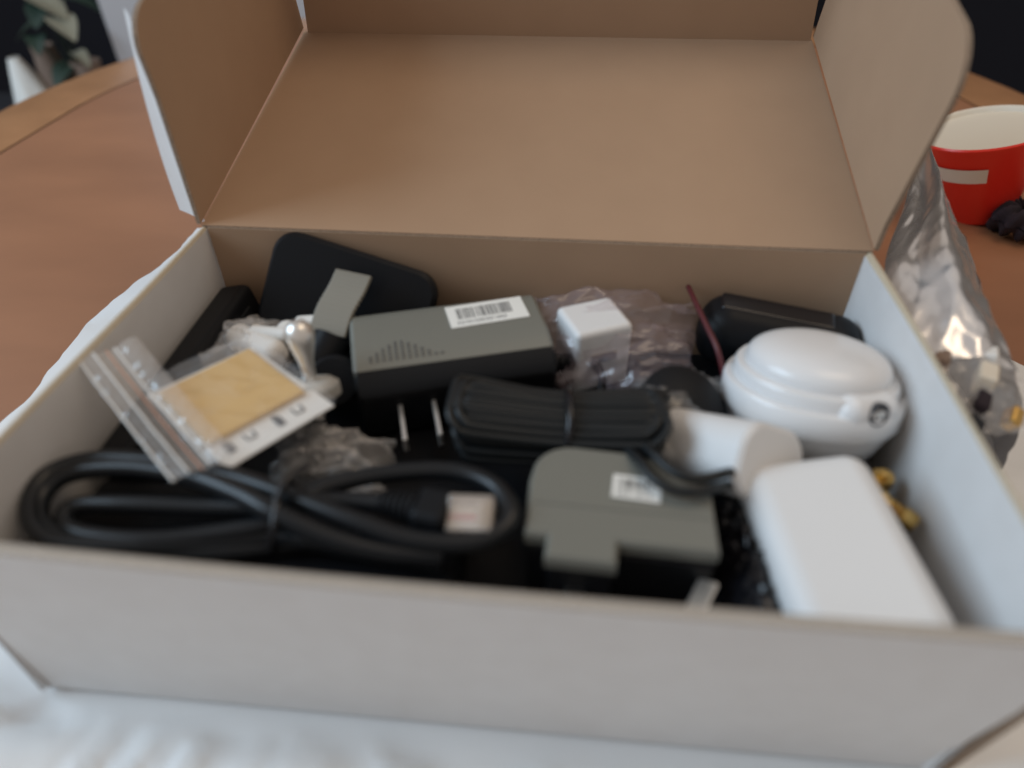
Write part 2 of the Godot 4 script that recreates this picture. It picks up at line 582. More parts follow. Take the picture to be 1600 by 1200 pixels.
# ---------------------------------------------------------------- the carton
func build_carton() -> void:
	var at := w(0, -0.0902, 0.09)
	var c := thing("carton", "open white mailing carton with brown kraft inside and raised lid", "box", at)
	var up := 0.0902
	# walls are outlined in carton axes: origin at the middle of the bottom
	var FL := Vector3(-0.1522, up, 0.091)
	var FR := Vector3(0.151, up, 0.0945)
	var BL := Vector3(-0.1537, 0, 0.085)
	var BR := Vector3(0.1424, 0, 0.085)
	var st := new_st()
	rbox(st, T(Vector3(-0.004, 0.0011, -0.002)), Vector3(0.292, 0.002, 0.172), 0.0004, 1)
	obj("bottom_panel", st, M.kraft, c)
	# front wall, slightly bowed, white outside and inside, raw brown rim
	var bow := func(u: float, v: float, off: float) -> Vector3:
		var lo := BL.lerp(BR, u)
		var hi := FL.lerp(FR, u)
		var p := lo.lerp(hi, v)
		return p + Vector3(0, 0, 0.0016 * sin(PI * u) * v - off)
	var mesh: ArrayMesh = null
	for side in 2:
		st = new_st()
		sheet(st, func(u: float, v: float) -> Vector3: return bow.call(u if side == 0 else 1.0 - u, v, 0.0036 * side), 24, 6)
		mesh = st.commit(mesh) if mesh else st.commit()
	st = new_st()
	for k in 24:
		var u0 := k / 24.0
		var u1 := (k + 1) / 24.0
		var a: Vector3 = bow.call(u0, 1.0, 0.0)
		var b: Vector3 = bow.call(u1, 1.0, 0.0)
		var b2: Vector3 = bow.call(u1, 1.0, 0.0036)
		var a2: Vector3 = bow.call(u0, 1.0, 0.0036)
		var mid := (a + a2) / 2 + Vector3(0, 0.0009, 0)
		var mid2 := (b + b2) / 2 + Vector3(0, 0.0009, 0)
		quad(st, [a, b, mid2, mid], [Vector3(0, 0.4, 1).normalized(), Vector3(0, 0.4, 1).normalized(), Vector3.UP, Vector3.UP])
		quad(st, [mid, mid2, b2, a2], [Vector3.UP, Vector3.UP, Vector3(0, 0.4, -1).normalized(), Vector3(0, 0.4, -1).normalized()])
	mesh = st.commit(mesh)
	mesh.surface_set_material(0, M.white_card)
	mesh.surface_set_material(1, M.white_card)
	mesh.surface_set_material(2, M.rim_card)
	var fw := MeshInstance3D.new()
	fw.name = "front_wall"
	fw.mesh = mesh
	c.add_child(fw, true)
	# raw brown cut edges at both ends of the front wall
	for e in [[BL, FL, -1.0, 0.0016], [BR, FR, 1.0, 0.0042]]:
		st = new_st()
		var lo: Vector3 = e[0] + Vector3(0.0004 * e[2], 0, -0.0016)
		var hi: Vector3 = e[1] + Vector3(0.0004 * e[2], 0, -0.0016)
		var ax: Vector3 = (hi - lo).normalized()
		rbox(st, frame((lo + hi) / 2 + Vector3(e[2] * e[3] / 2, 0, 0), Vector3.RIGHT, ax), Vector3(e[3], (hi - lo).length(), 0.0036), 0.0005, 1)
		obj("cut_edge", st, M.kraft_edge, c)
	# side walls, folded double so that the rim is thick and cream
	for s in [[-0.1475, -0.1515, -0.1535], [0.1465, 0.1485, 0.1425]]:
		var sg: float = signf(s[0])
		for ply in 2:
			st = new_st()
			var x0: float = s[0] + sg * 0.0034 * ply
			var x1: float = s[1] + sg * 0.0034 * ply * 0.6
			var z1 := 0.0875
			sheet(st, func(u: float, v: float) -> Vector3:
				var x := lerpf(x0, x1, u) if v > 0.99 else lerpf(lerpf(x0, x1, u), lerpf(x0, s[2] + sg * 0.0015 * ply, u), 1.0 - v)
				return Vector3(x + 0.0008 * sin(u * 5.0 + ply), 0.002 + (up - 0.0036) * v, lerpf(-0.0895, z1, u)), 16, 6)
			var pl := obj("side_wall", st, M.white_card, c)
			pl.set_meta("label", ("left " if sg < 0 else "right ") + ("inner ply of the folded side wall" if ply == 0 else "outer ply of the folded side wall"))
		st = new_st()
		var rim_pts := []
		for k in 17:
			var u := k / 16.0
			rim_pts.append([lerpf(s[0], s[1], u) + 0.0008 * sin(u * 5.0), lerpf(s[0] + sg * 0.0034, s[1] + sg * 0.0022, u) + 0.0008 * sin(u * 5.0 + 1.0), lerpf(-0.0895, 0.0875, u)])
		for k in 16:
			var a0: Array = rim_pts[k]
			var a1: Array = rim_pts[k + 1]
			var y0 := up - 0.0017
			for q in [[0.0, 0.35, 0.0, 0.0012], [0.35, 0.7, 0.0012, 0.0012], [0.7, 1.0, 0.0012, 0.0]]:
				var ps := [Vector3(lerpf(a0[0], a0[1], q[0]), y0 + q[2], a0[2]), Vector3(lerpf(a1[0], a1[1], q[0]), y0 + q[2], a1[2]), Vector3(lerpf(a1[0], a1[1], q[1]), y0 + q[3], a1[2]), Vector3(lerpf(a0[0], a0[1], q[1]), y0 + q[3], a0[2])]
				flat_quad(st, ps[0], ps[1], ps[2], ps[3], Vector3.UP)
		obj("folded_rim", st, M.cream_edge, c)
	# back wall
	card("back_wall", c, frame(Vector3(0, 0.002, -0.0905), Vector3.RIGHT, Vector3(0, 0, 1)), PackedVector2Array([Vector2(-0.147, 0), Vector2(0.147, 0), Vector2(0.147, -(up - 0.0025)), Vector2(-0.147, -(up - 0.0025))]), 0.0018, M.kraft, M.white_card, M.kraft_edge)
	# the lid: a shallow tray hinged at the back rim and leaning far back
	var v := Vector3(0.0094, 0.2424, -0.9702).normalized()
	var n := Vector3(0, 0.9702, 0.2424)
	var hinge := Vector3(0, up, -0.09)
	var L := 0.175
	var lid := card("lid", c, frame(hinge - n * 0.002, Vector3.RIGHT, n), PackedVector2Array([Vector2(-0.15, 0), Vector2(0.15, 0), Vector2(0.15 + 0.0016, -L), Vector2(-0.15 + 0.0016, -L)]), 0.002, M.kraft, M.white_card, M.kraft_edge)
	for s in [-1.0, 1.0]:
		var flap := PackedVector2Array()
		flap.append(Vector2(0, 0.0005))
		flap.append(Vector2(0.0025, 0.012))
		var corner := 0.020
		if s < 0:
			flap = PackedVector2Array([Vector2(0, 0.0005), Vector2(0.007, 0.033), Vector2(0.012, 0.056)])
			corner = 0.016
		flap.append(Vector2(0.003 if s > 0 else 0.0135, 0.086 - corner))
		for k in range(1, 9):
			var a := k / 8.0 * PI / 2
			flap.append(Vector2((0.003 if s > 0 else 0.0135) + corner * (1 - cos(a)), 0.087 - corner + corner * sin(a)))
		flap.append(Vector2(L - 0.012, 0.088))
		flap.append(Vector2(L - 0.002, 0.070))
		flap.append(Vector2(L, 0.002))
		# plane axes: along v, and n leaning a hair outwards
		var lean := (n + Vector3(s * (0.02 if s > 0 else -0.01), 0, 0)).normalized()
		var o := hinge + Vector3(s * 0.15, 0, 0)
		var inward := v.cross(lean).normalized()
		if inward.x * s > 0:
			inward = -inward
		var basis_z := lean
		var t := Transform3D(Basis(v, inward, basis_z), o - inward * 0.002)
		var fl := card("lid_side_flap", lid, t, flap, 0.002, M.kraft, M.white_card, M.kraft_edge)
		fl.set_meta("label", ("left" if s < 0 else "right") + " lid flap with rounded corner")
	var tf := Transform3D(Basis(Vector3.RIGHT, -v, n), hinge + v * (L + 0.0005))
	var ff := PackedVector2Array([Vector2(-0.1475, 0), Vector2(0.149, 0), Vector2(0.1465, 0.02), Vector2(0.1395, 0.082), Vector2(0.133, 0.088), Vector2(-0.13, 0.088), Vector2(-0.1365, 0.082), Vector2(-0.145, 0.02)])
	card("lid_front_flap", lid, tf, ff, 0.002, M.kraft, M.white_card, M.kraft_edge)
	# white tuck flap splayed outside the left lid flap
	st = new_st()
	sheet(st, func(a: float, b: float) -> Vector3:
		var base := hinge + Vector3(-0.1523, -0.006, 0.002)
		var inner := base + n * 0.088 * a + v * (0.010 + 0.014 * a * a)
		var outer := base + Vector3(-0.0185 * (1.0 - 0.55 * a), -0.002, 0.0) + n * 0.090 * a + v * (0.022 + 0.014 * a * a)
		return inner.lerp(outer, b) + Vector3(0, 0, -0.001 * sin(PI * b)), 14, 4)
	obj("tuck_flap", st, M.white_card, c)

func build_wrap() -> void:
	var t := thing("wrapping_sheet", "crumpled white plastic sheet spread on the table under the carton", "plastic sheet", Vector3(0, 0.0, 0.13))
	var st := new_st()
	sheet(st, func(u: float, v: float) -> Vector3:
		var z := lerpf(-0.155, 0.40, v)
		var x := lerpf(lerpf(-0.249, -0.257, smoothstep(0.0, 0.3, v)), lerpf(0.185, 0.33, smoothstep(0.05, 0.35, v)), u)
		var edge_x := 0.0025 * broad.get_noise_2d(z * 900.0, 7.0) + 0.0012 * broad.get_noise_2d(z * 2400.0, 77.0)
		if u < 0.12:
			x += edge_x * (1.0 - u / 0.12) * 2.4
		# flat under the carton, free and creased outside it
		var dx := maxf(absf(x) - 0.150, 0.0)
		var dz := maxf(maxf(z - 0.175, -z - 0.002), 0.0)
		var free := smoothstep(0.0, 0.03, sqrt(dx * dx + dz * dz))
		var front := smoothstep(0.172, 0.195, z)
		var rid := 1.0 - absf(broad.get_noise_2d(x * lerpf(500.0, 1500.0, front) + z * 340.0 + 140.0, z * lerpf(330.0, 130.0, front)))
		var y := 0.0011 + free * ((0.0045 + 0.0085 * front) * pow(rid, 3.0) + 0.0006 * front * absf(crinkle.get_noise_2d(x * 700.0, z * 150.0)) + 0.0015)
		if x < -0.155 or x > 0.155:
			y += free * 0.003
		return Vector3(x, y, z - 0.13), 130, 110, false)
	obj("sheet", st, M.wrap, t)

# ---------------------------------------------------------------- adapters
func blades(parent: Node3D, pts: Array, m: Material, size := Vector3(0.0015, 0.0062, 0.017), e := Vector3.ZERO) -> void:
	for p in pts:
		var st := new_st()
		rbox(st, T(p, e), size, 0.0005, 2)
		obj("prong", st, m, parent)

func print_label(parent: Node3D, t: Transform3D, size: Vector2, tex: Texture2D) -> void:
	var m := mat(Color(1, 1, 1), 0.5)
	m.albedo_texture = tex
	var st := new_st()
	var h := size / 2
	var up := (t.basis * Vector3.UP).normalized()
	var top := [t * Vector3(-h.x, 0.0003, h.y), t * Vector3(h.x, 0.0003, h.y), t * Vector3(h.x, 0.0003, -h.y), t * Vector3(-h.x, 0.0003, -h.y)]
	quad(st, top, [up, up, up, up])
	for k in 4:
		var a: Vector3 = top[k]
		var b: Vector3 = top[(k + 1) % 4]
		var mid: Vector3 = (a + b) / 2 - t.origin
		var n := (mid - up * mid.dot(up)).normalized()
		quad(st, [a - up * 0.0003, b - up * 0.0003, b, a], [n, n, n, n], [Vector2(0.02, 0.02), Vector2(0.03, 0.02), Vector2(0.03, 0.03), Vector2(0.02, 0.03)])
	obj("printed_label", st, m, parent)

func build_adapters() -> void:
	# grey-faced adapter with vent holes and barcode sticker, in the middle
	var a := thing("power_adapter", "grey and black power adapter with barcode sticker, vent holes and two prongs", "power adapter", w(-0.0274, -0.052, 0.0468), deg_to_rad(17.5))
	var st := new_st()
	rbox(st, T(Vector3(0, 0.0113, 0.0)), Vector3(0.0812, 0.0222, 0.0452), 0.003, 3)
	obj("lower_shell", st, M.black, a)
	st = new_st()
	var crown_line := PackedVector2Array()
	for q in [[-0.0232, 0.0224], [-0.0232, 0.0285], [-0.0222, 0.0308], [-0.0200, 0.0320], [-0.0165, 0.0324], [0.0020, 0.0324], [0.0075, 0.0319], [0.0125, 0.0306], [0.0150, 0.0295], [0.0150, 0.0224]]:
		crown_line.append(Vector2(q[0], q[1]))
	plate(st, Transform3D(Basis(Vector3(0, 0, 1), Vector3(1, 0, 0), Vector3(0, 1, 0)), Vector3.ZERO), crown_line, -0.0409, 0.0409, 0.0016)
	obj("upper_shell", st, M.grey_face, a)
	st = new_st()
	var brow := PackedVector2Array()
	for q in [[0.0152, 0.0224], [0.0152, 0.0293], [0.0172, 0.0282], [0.0200, 0.0260], [0.0222, 0.0240], [0.0230, 0.0224]]:
		brow.append(Vector2(q[0], q[1]))
	plate(st, Transform3D(Basis(Vector3(0, 0, 1), Vector3(1, 0, 0), Vector3(0, 1, 0)), Vector3.ZERO), brow, -0.0408, 0.0408, 0.0014)
	obj("front_brow", st, M.black_soft, a)
	st = new_st()
	for i in 12:
		var tall := int(7.0 - absf(i - 4.5) * 1.05)
		for j in maxi(tall, 1):
			var hz := 0.0115 - j * 0.0018
			lathe(st, T(Vector3(-0.0335 + i * 0.0026, 0.0323 - maxf(0.0, hz - 0.002) * maxf(0.0, hz - 0.002) * 15.0, hz)), [Vector2(0.00055, 0.0), Vector2(0.00055, 0.0003), Vector2(0.0, 0.0003)], 6)
	obj("vent_holes", st, M.ink, a).set_meta("kind", "stuff")
	print_label(a, T(Vector3(0.0175, 0.0325, -0.0105), Vector3(0, 3, 0)), Vector2(0.034, 0.0160), label_print(340, 165, 0.16, 0.66, [[0.74, 0.14, 0.72]], 5))
	blades(a, [Vector3(-0.0245, 0.0130, 0.0325), Vector3(-0.0110, 0.0130, 0.0325)], M.metal, Vector3(0.0018, 0.0066, 0.021))
	# strain relief at its right end
	st = new_st()
	for k in 5:
		lathe(st, T(Vector3(0.0415 + k * 0.0026, 0.018, 0.012), Vector3(0, 0, -90)), [Vector2(0, 0), Vector2(0.0042 - k * 0.0003, 0), Vector2(0.0042 - k * 0.0003, 0.0017), Vector2(0.0028, 0.0019), Vector2(0.0028, 0.0027)], 14)
	tube(st, smooth_path([Vector3(0.053, 0.018, 0.012), Vector3(0.0585, 0.018, 0.0145), Vector3(0.0605, 0.013, 0.022), Vector3(0.056, 0.006, 0.030)], 6), 0.0019, 8)
	obj("strain_relief", st, M.black_soft, a)

	# flat grey adapter near the front wall, round-shouldered, with a lip
	var b := thing("power_adapter", "grey-topped adapter with small serial sticker lying against the front wall", "power adapter", w(0.0415, -0.052, 0.1305), deg_to_rad(-2.5))
	var body := PackedVector2Array()
	for q in [[-0.0285, 0.017], [-0.0295, -0.004]]:
		body.append(Vector2(q[0], q[1]))
	for k in 7:
		var an := PI + k / 6.0 * PI / 2
		body.append(Vector2(-0.0165 + cos(an) * 0.0125, -0.0085 + sin(an) * 0.0125))
	for q in [[0.000, -0.0205], [0.010, -0.0185], [0.020, -0.0140], [0.0275, -0.0135], [0.0285, 0.017]]:
		body.append(Vector2(q[0], q[1]))
	st = new_st()
	plate(st, T(Vector3.ZERO), body, 0.0, 0.0252, 0.002)
	obj("lower_shell", st, M.black, b)
	st = new_st()
	var hood := PackedVector2Array()
	for q in body:
		hood.append(q * 1.02)
	for q in [[-0.0008, 0.0173], [-0.0010, 0.0255], [-0.0223, 0.0255], [-0.0223, 0.0173]]:
		hood.append(Vector2(q[0], q[1]))
	plate(st, T(Vector3(0, 0, 0)), hood, 0.0255, 0.0315, 0.0010)
	obj("upper_shell", st, M.grey_face, b)
	st = new_st()
	rbox(st, T(Vector3(-0.0115, 0.0125, 0.0200)), Vector3(0.020, 0.024, 0.0075), 0.0012, 2)
	obj("plug_foot", st, M.black, b)
	st = new_st()
	rbox(st, T(Vector3(0, 0.0313, 0.0048)), Vector3(0.0555, 0.0012, 0.0010), 0.0004, 1)
	obj("ridge", st, M.grey_face, b)
	print_label(b, T(Vector3(0.0045, 0.0317, -0.0045), Vector3(0, -3, 0)), Vector2(0.0155, 0.0098), label_print(200, 126, 0.14, 0.60, [[0.66, 0.24, 0.78]], 9))
	blades(b, [Vector3(-0.0125, 0.014, 0.0285)], M.steel_dark, Vector3(0.0062, 0.0015, 0.016))
	blades(b, [Vector3(0.0245, 0.017, 0.0255)], M.metal, Vector3(0.0062, 0.0015, 0.018), Vector3(0, -24, 12))

	# black adapter under the coiled cable, only its prongs show at the front wall
	var d := thing("power_adapter", "black adapter hidden under the coiled black cable, prong tips showing", "power adapter", w(-0.0755, -0.052, 0.1465))
	st = new_st()
	rbox(st, T(Vector3(0, 0.0085, 0)), Vector3(0.134, 0.017, 0.048), 0.004, 2)
	obj("shell", st, M.black, d)
	blades(d, [Vector3(0.012, 0.0165, 0.0235), Vector3(0.0265, 0.0165, 0.0235)], M.brass, Vector3(0.0015, 0.006, 0.0125))

	# small white cube charger in the middle back
	var e := thing("cube_charger", "small white cube charger in mauve film behind the grey adapter", "charger", w(0.0322, -0.0505, 0.031), deg_to_rad(25))
	st = new_st()
	rbox(st, T(Vector3(0, 0.016, 0)), Vector3(0.026, 0.032, 0.0235), 0.0026, 3)
	obj("shell", st, M.satin_white, e)
	st = new_st()
	rbox(st, T(Vector3(0, 0.018, 0.01185)), Vector3(0.012, 0.0046, 0.0006), 0.0002, 1)
	obj("port", st, M.steel_dark, e)

	# big white adapter at the right front
	var f := thing("white_adapter", "large white rounded adapter leaning across the right front corner", "power adapter", w(0.1075, -0.052, 0.1400), deg_to_rad(8))
	st = new_st()
	rbox(st, T(Vector3(0, 0.0175, 0), Vector3(2.0, 0, 7)), Vector3(0.0430, 0.031, 0.069), 0.0085, 6)
	obj("shell", st, M.satin_white, f)
	st = new_st()
	rbox(st, T(Vector3(0, 0.0175, 0), Vector3(2.0, 0, 7)), Vector3(0.0432, 0.0005, 0.0692), 0.0002, 1)
	obj("seam", st, M.seam, f)
	st = new_st()
	rbox(st, T(Vector3(0.0218, 0.0200, 0.012), Vector3(2.0, 0, 7)), Vector3(0.0014, 0.011, 0.026), 0.0006, 2)
	obj("side_rib", st, M.satin_white, f)

	# white plug block beside the dome
	var g := thing("plug_block", "short white plug block with rounded end face beside the dome", "plug", w(0.0840, -0.038, 0.101))
	var bx := Vector3(0.62, 0.45, 0.64).normalized()
	var fr := frame(Vector3(0, 0.009, 0), bx, Vector3(-0.75, 0.55, 0.37))
	st = new_st()
	plate(st, Transform3D(Basis(fr.basis.y, bx, fr.basis.y.cross(bx)), fr.origin), rrect(0.0350, 0.0268, 0.0105, 8), -0.026, 0.0135, 0.0014)
	obj("shell", st, M.satin_white, g)

func build_dome() -> void:
	var d := thing("camera_base", "glossy white round domed camera base with a screw hole against the right wall", "camera base", w(0.1170, -0.052, 0.0635))
	var t := T(Vector3(0, 0.003, 0.002), Vector3(-15, 0, -2))
	var st := new_st()
	lathe(st, t, [Vector2(0, 0), Vector2(0.024, 0), Vector2(0.0280, 0.003), Vector2(0.0312, 0.011), Vector2(0.0330, 0.0145), Vector2(0.0338, 0.0155), Vector2(0.0338, 0.0232), Vector2(0.0330, 0.0245), Vector2(0.0290, 0.0248)], 64)
	obj("base_ring", st, M.gloss_white, d)
	st = new_st()
	var prof := [Vector2(0.0262, 0.0290), Vector2(0.0266, 0.0318)]
	for k in range(0, 13):
		var a := k / 12.0 * PI / 2
		prof.append(Vector2(0.0266 * pow(cos(a), 0.7), 0.0322 + 0.0088 * sin(a)))
	lathe(st, t, prof, 64)
	obj("dome_cover", st, M.gloss_white, d)
	st = new_st()
	lathe(st, t, [Vector2(0.0270, 0.0240), Vector2(0.0302, 0.0246), Vector2(0.0304, 0.0288), Vector2(0.0296, 0.0300), Vector2(0.0255, 0.0303)], 64)
	obj("trim_ring", st, M.gloss_white, d)
	# raised boss with the screw on the near right side
	var out := Vector3(0.40, 0.14, 0.88).normalized()
	var right := Vector3.UP.cross(out).normalized()
	st = new_st()
	rbox(st, t * frame(out * 0.0255 + Vector3(0, 0.0190, 0), right, Vector3.UP), Vector3(0.025, 0.0175, 0.0155), 0.006, 5)
	obj("boss", st, M.gloss_white, d)
	st = new_st()
	var hole := t * Transform3D(Basis(right, out, right.cross(out)), out * 0.0331 + Vector3(0, 0.0215, 0))
	lathe(st, hole, [Vector2(0.0044, -0.001), Vector2(0.0044, 0.0006), Vector2(0.0038, 0.0008), Vector2(0.0034, 0.0001), Vector2(0.0, 0.0001)], 24)
	var ho := obj("screw_hole", st, M.ink, d)
	st = new_st()
	rbox(st, hole * T(Vector3(0, 0.0006, 0), Vector3(0, 35, 0)), Vector3(0.0040, 0.0008, 0.0009), 0.0002, 1)
	rbox(st, hole * T(Vector3(0, 0.0007, 0), Vector3(0, 125, 0)), Vector3(0.0040, 0.0008, 0.0009), 0.0002, 1)
	obj("screw", st, M.metal, ho)
	# a small side lug
	st = new_st()
	rbox(st, t * T(Vector3(0.0315, 0.0195, 0.008)), Vector3(0.0095, 0.0125, 0.017), 0.0035, 4)
	obj("side_lug", st, M.gloss_white, d)

# ---------------------------------------------------------------- cables
func build_cables() -> void:
	var coil := thing("network_cable", "thick black network cable coiled flat with a clear plug at the front", "cable", w(-0.07, -0.035, 0.145))
	var off := -coil.position
	var runs := [[Vector3(-0.0284, -0.0210, 0.1392), Vector3(-0.0464, -0.0220, 0.1381), Vector3(-0.0652, -0.0220, 0.1416), Vector3(-0.0897, -0.0240, 0.1426), Vector3(-0.1171, -0.0240, 0.1440), Vector3(-0.1332, -0.0250, 0.1451), Vector3(-0.1365, -0.0260, 0.1493), Vector3(-0.1289, -0.0260, 0.1548), Vector3(-0.1093, -0.0260, 0.1560), Vector3(-0.0900, -0.0260, 0.1528), Vector3(-0.0653, -0.0240, 0.1457), Vector3(-0.0561, -0.0220, 0.1341), Vector3(-0.0390, -0.0220, 0.1261), Vector3(-0.0159, -0.0220, 0.1223), Vector3(-0.0006, -0.0210, 0.1276), Vector3(0.0065, -0.0200, 0.1383), Vector3(0.0050, -0.0210, 0.1453), Vector3(-0.0048, -0.0220, 0.1507), Vector3(-0.0227, -0.0210, 0.1517), Vector3(-0.0413, -0.0190, 0.1476), Vector3(-0.0666, -0.0190, 0.1390), Vector3(-0.0864, -0.0200, 0.1327), Vector3(-0.1097, -0.0200, 0.1289), Vector3(-0.1357, -0.0210, 0.1284), Vector3(-0.1475, -0.0210, 0.1359), Vector3(-0.1475, -0.0220, 0.1475), Vector3(-0.1396, -0.0240, 0.1573), Vector3(-0.1261, -0.0260, 0.1595), Vector3(-0.1030, -0.0270, 0.1566), Vector3(-0.0824, -0.0280, 0.1526), Vector3(-0.0650, -0.0280, 0.1490), Vector3(-0.0399, -0.0290, 0.1510), Vector3(-0.0134, -0.0300, 0.1527)], [Vector3(-0.0130, -0.0260, 0.1532), Vector3(-0.0302, -0.0240, 0.1548), Vector3(-0.0458, -0.0210, 0.1537), Vector3(-0.0644, -0.0170, 0.1488), Vector3(-0.0784, -0.0170, 0.1423), Vector3(-0.0974, -0.0180, 0.1357), Vector3(-0.1211, -0.0190, 0.1329), Vector3(-0.1406, -0.0210, 0.1353), Vector3(-0.1465, -0.0230, 0.1425), Vector3(-0.1428, -0.0250, 0.1517), Vector3(-0.1324, -0.0270, 0.1568), Vector3(-0.1119, -0.0290, 0.1571), Vector3(-0.0859, -0.0300, 0.1553), Vector3(-0.0634, -0.0310, 0.1496), Vector3(-0.0417, -0.0310, 0.1452)]]
	var st := new_st()
	for r in runs:
		var pts := []
		for p in r:
			pts.append(p + Vector3(0, RIM, 0) + off)
		tube(st, smooth_path(pts, 6), 0.00315, 12)
	obj("cord", st, M.cable, coil)
	# tie around the waist
	st = new_st()
	var tie_c: Vector3 = Vector3(-0.0648, -0.0200, 0.1445) + Vector3(0, RIM, 0) + off
	var loop := []
	for k in 17:
		var an := TAU * k / 16.0
		loop.append(tie_c + Vector3(0.0012 * sin(an * 2.0), 0.0088 * sin(an) - 0.003, 0.0115 * cos(an)))
	tube(st, smooth_path(loop, 2), 0.0012, 8)
	tube(st, smooth_path([tie_c + Vector3(0, 0.006, 0.002), tie_c + Vector3(0.002, 0.0085, -0.005), tie_c + Vector3(0.006, 0.007, -0.012)], 5), 0.0011, 8)
	obj("wire_tie", st, M.black_gloss, coil)
	# boot and clear plug
	var p0: Vector3 = Vector3(-0.0290, -0.0210, 0.1392) + Vector3(0, RIM, 0) + off
	var p1: Vector3 = Vector3(-0.0131, -0.0205, 0.1421) + Vector3(0, RIM, 0) + off
	var p2: Vector3 = Vector3(0.0011, -0.0200, 0.1420) + Vector3(0, RIM, 0) + off
	var ax := (p1 - p0).normalized()
	st = new_st()
	for k in 6:
		var r0 := 0.0040 + k * 0.00035
		lathe(st, Transform3D(frame(Vector3.ZERO, ax.cross(Vector3.UP), ax).basis, p0 + ax * (k * 0.0022 - 0.006)), [Vector2(0, 0), Vector2(r0, 0.0002), Vector2(r0, 0.0014), Vector2(r0 - 0.001, 0.0016), Vector2(r0 - 0.001, 0.0023)], 14)
	rbox(st, frame(p0.lerp(p1, 0.62) + ax * 0.002, ax, Vector3.UP), Vector3((p1 - p0).length() * 0.74, 0.0105, 0.0135), 0.0028, 3)
	obj("boot", st, M.black_soft, coil)
	var axp := (p2 - p1).normalized()
	st = new_st()
	rbox(st, frame(p1.lerp(p2, 0.55), axp, Vector3(0, 0.9, 0.4)), Vector3((p2 - p1).length(), 0.0080, 0.0117), 0.0008, 2)
	var pl := obj("plug", st, M.clear_plastic, coil)
	var fp := frame(p1.lerp(p2, 0.55), axp, Vector3(0, 0.9, 0.4))
	st = new_st()
	rbox(st, fp * T(Vector3(-0.001, -0.0006, 0)), Vector3((p2 - p1).length() * 0.75, 0.0045, 0.0098), 0.0006, 1)
	obj("plug_core", st, M.plug_pale, pl)
	for k in 8:
		st = new_st()
		rbox(st, fp * T(Vector3((p2 - p1).length() * 0.36, 0.0032, -0.0036 + k * 0.00102)), Vector3(0.0032, 0.0012, 0.00035), 0.0001, 1)
		obj("contact", st, M.brass, pl)
	for k in 4:
		st = new_st()
		rbox(st, fp * T(Vector3(-0.0025, 0.0020, -0.0034 + k * 0.0022)), Vector3(0.009, 0.0008, 0.0010), 0.0003, 1)
		obj("wire", st, [M.clay, M.cream, M.rose, M.paper][k], pl)

	# thin cord wound into a bundle in front of the vented adapter
	var bu := thing("adapter_cord", "thin black cord wound into a tied bundle in front of the vented adapter", "cord", w(0.0195, -0.034, 0.0925), deg_to_rad(-1.0))
	st = new_st()
	rng.seed = 17
	var turns := []
	for k in 28:
		var lay := k % 7
		var lvl := k / 7
		var hw := 0.0016 + lay * 0.0021 + rng.randf_range(-0.0006, 0.0006)
		var hl := 0.0365 + rng.randf_range(-0.0030, 0.0022)
		var yy := 0.000 + lvl * 0.0042 + rng.randf_range(-0.0005, 0.0005)
		for q in 18:
			var an := TAU * (q + 0.5) / 18.0
			var cx := cos(an)
			var sx := sin(an)
			var px := hl * signf(cx) * pow(absf(cx), 0.22)
			var waist := 1.0 - 0.14 * exp(-pow(px / 0.010, 2.0))
			turns.append(Vector3(px, yy * waist + 0.0065 * (1.0 - pow(absf(sx) * hw / 0.0160, 2.0)) * waist + rng.randf_range(-0.0003, 0.0003), (hw * signf(sx) * pow(absf(sx), 0.45) + 0.0006 * sin(px * 160.0 + k * 1.7)) * waist))
	tube(st, smooth_path(turns, 3), 0.00165, 7)
	obj("windings", st, M.thin_cable, bu)
	st = new_st()
	loop = []
	for k in 15:
		var an := TAU * k / 14.0
		loop.append(Vector3(0.004 + 0.0006 * sin(an * 2.0), 0.0085 + 0.0120 * sin(an), 0.0145 * cos(an)))
	tube(st, smooth_path(loop, 3), 0.0014, 7)
	obj("wire_tie", st, M.black_gloss, bu)
	# loose ends that cross the flat adapter
	st = new_st()
	for r in [[Vector3(0.0402, -0.0280, 0.0974), Vector3(0.0464, -0.0180, 0.1145), Vector3(0.0509, -0.0165, 0.1249), Vector3(0.0585, -0.0165, 0.1296), Vector3(0.0687, -0.0170, 0.1275), Vector3(0.0849, -0.0300, 0.1102)], [Vector3(0.0461, -0.0280, 0.0936), Vector3(0.0508, -0.0180, 0.1106), Vector3(0.0573, -0.0165, 0.1208), Vector3(0.0651, -0.0165, 0.1237), Vector3(0.0761, -0.0180, 0.1186), Vector3(0.0900, -0.0320, 0.1012)]]:
		var pts := []
		for p in r:
			pts.append((p + Vector3(0, RIM, 0) - bu.position).rotated(Vector3.UP, -bu.rotation.y))
		tube(st, smooth_path(pts, 6), 0.0017, 8)
	obj("loose_end", st, M.thin_cable, bu)
	# red lead at the back right
	var rl := thing("red_lead", "short dark red lead beside the black camera at the back", "lead", w(0.078, -0.03, 0.03))
	st = new_st()
	var rp := []
	for p in [Vector3(0.0745, -0.0200, 0.0029), Vector3(0.0765, -0.0190, 0.0199), Vector3(0.0793, -0.0200, 0.0345), Vector3(0.0826, -0.0230, 0.0462), Vector3(0.0866, -0.0340, 0.0538)]:
		rp.append(p + Vector3(0, RIM, 0) - rl.position)
	tube(st, smooth_path(rp, 6), 0.0012, 8)
	obj("cord", st, M.dark_red, rl)

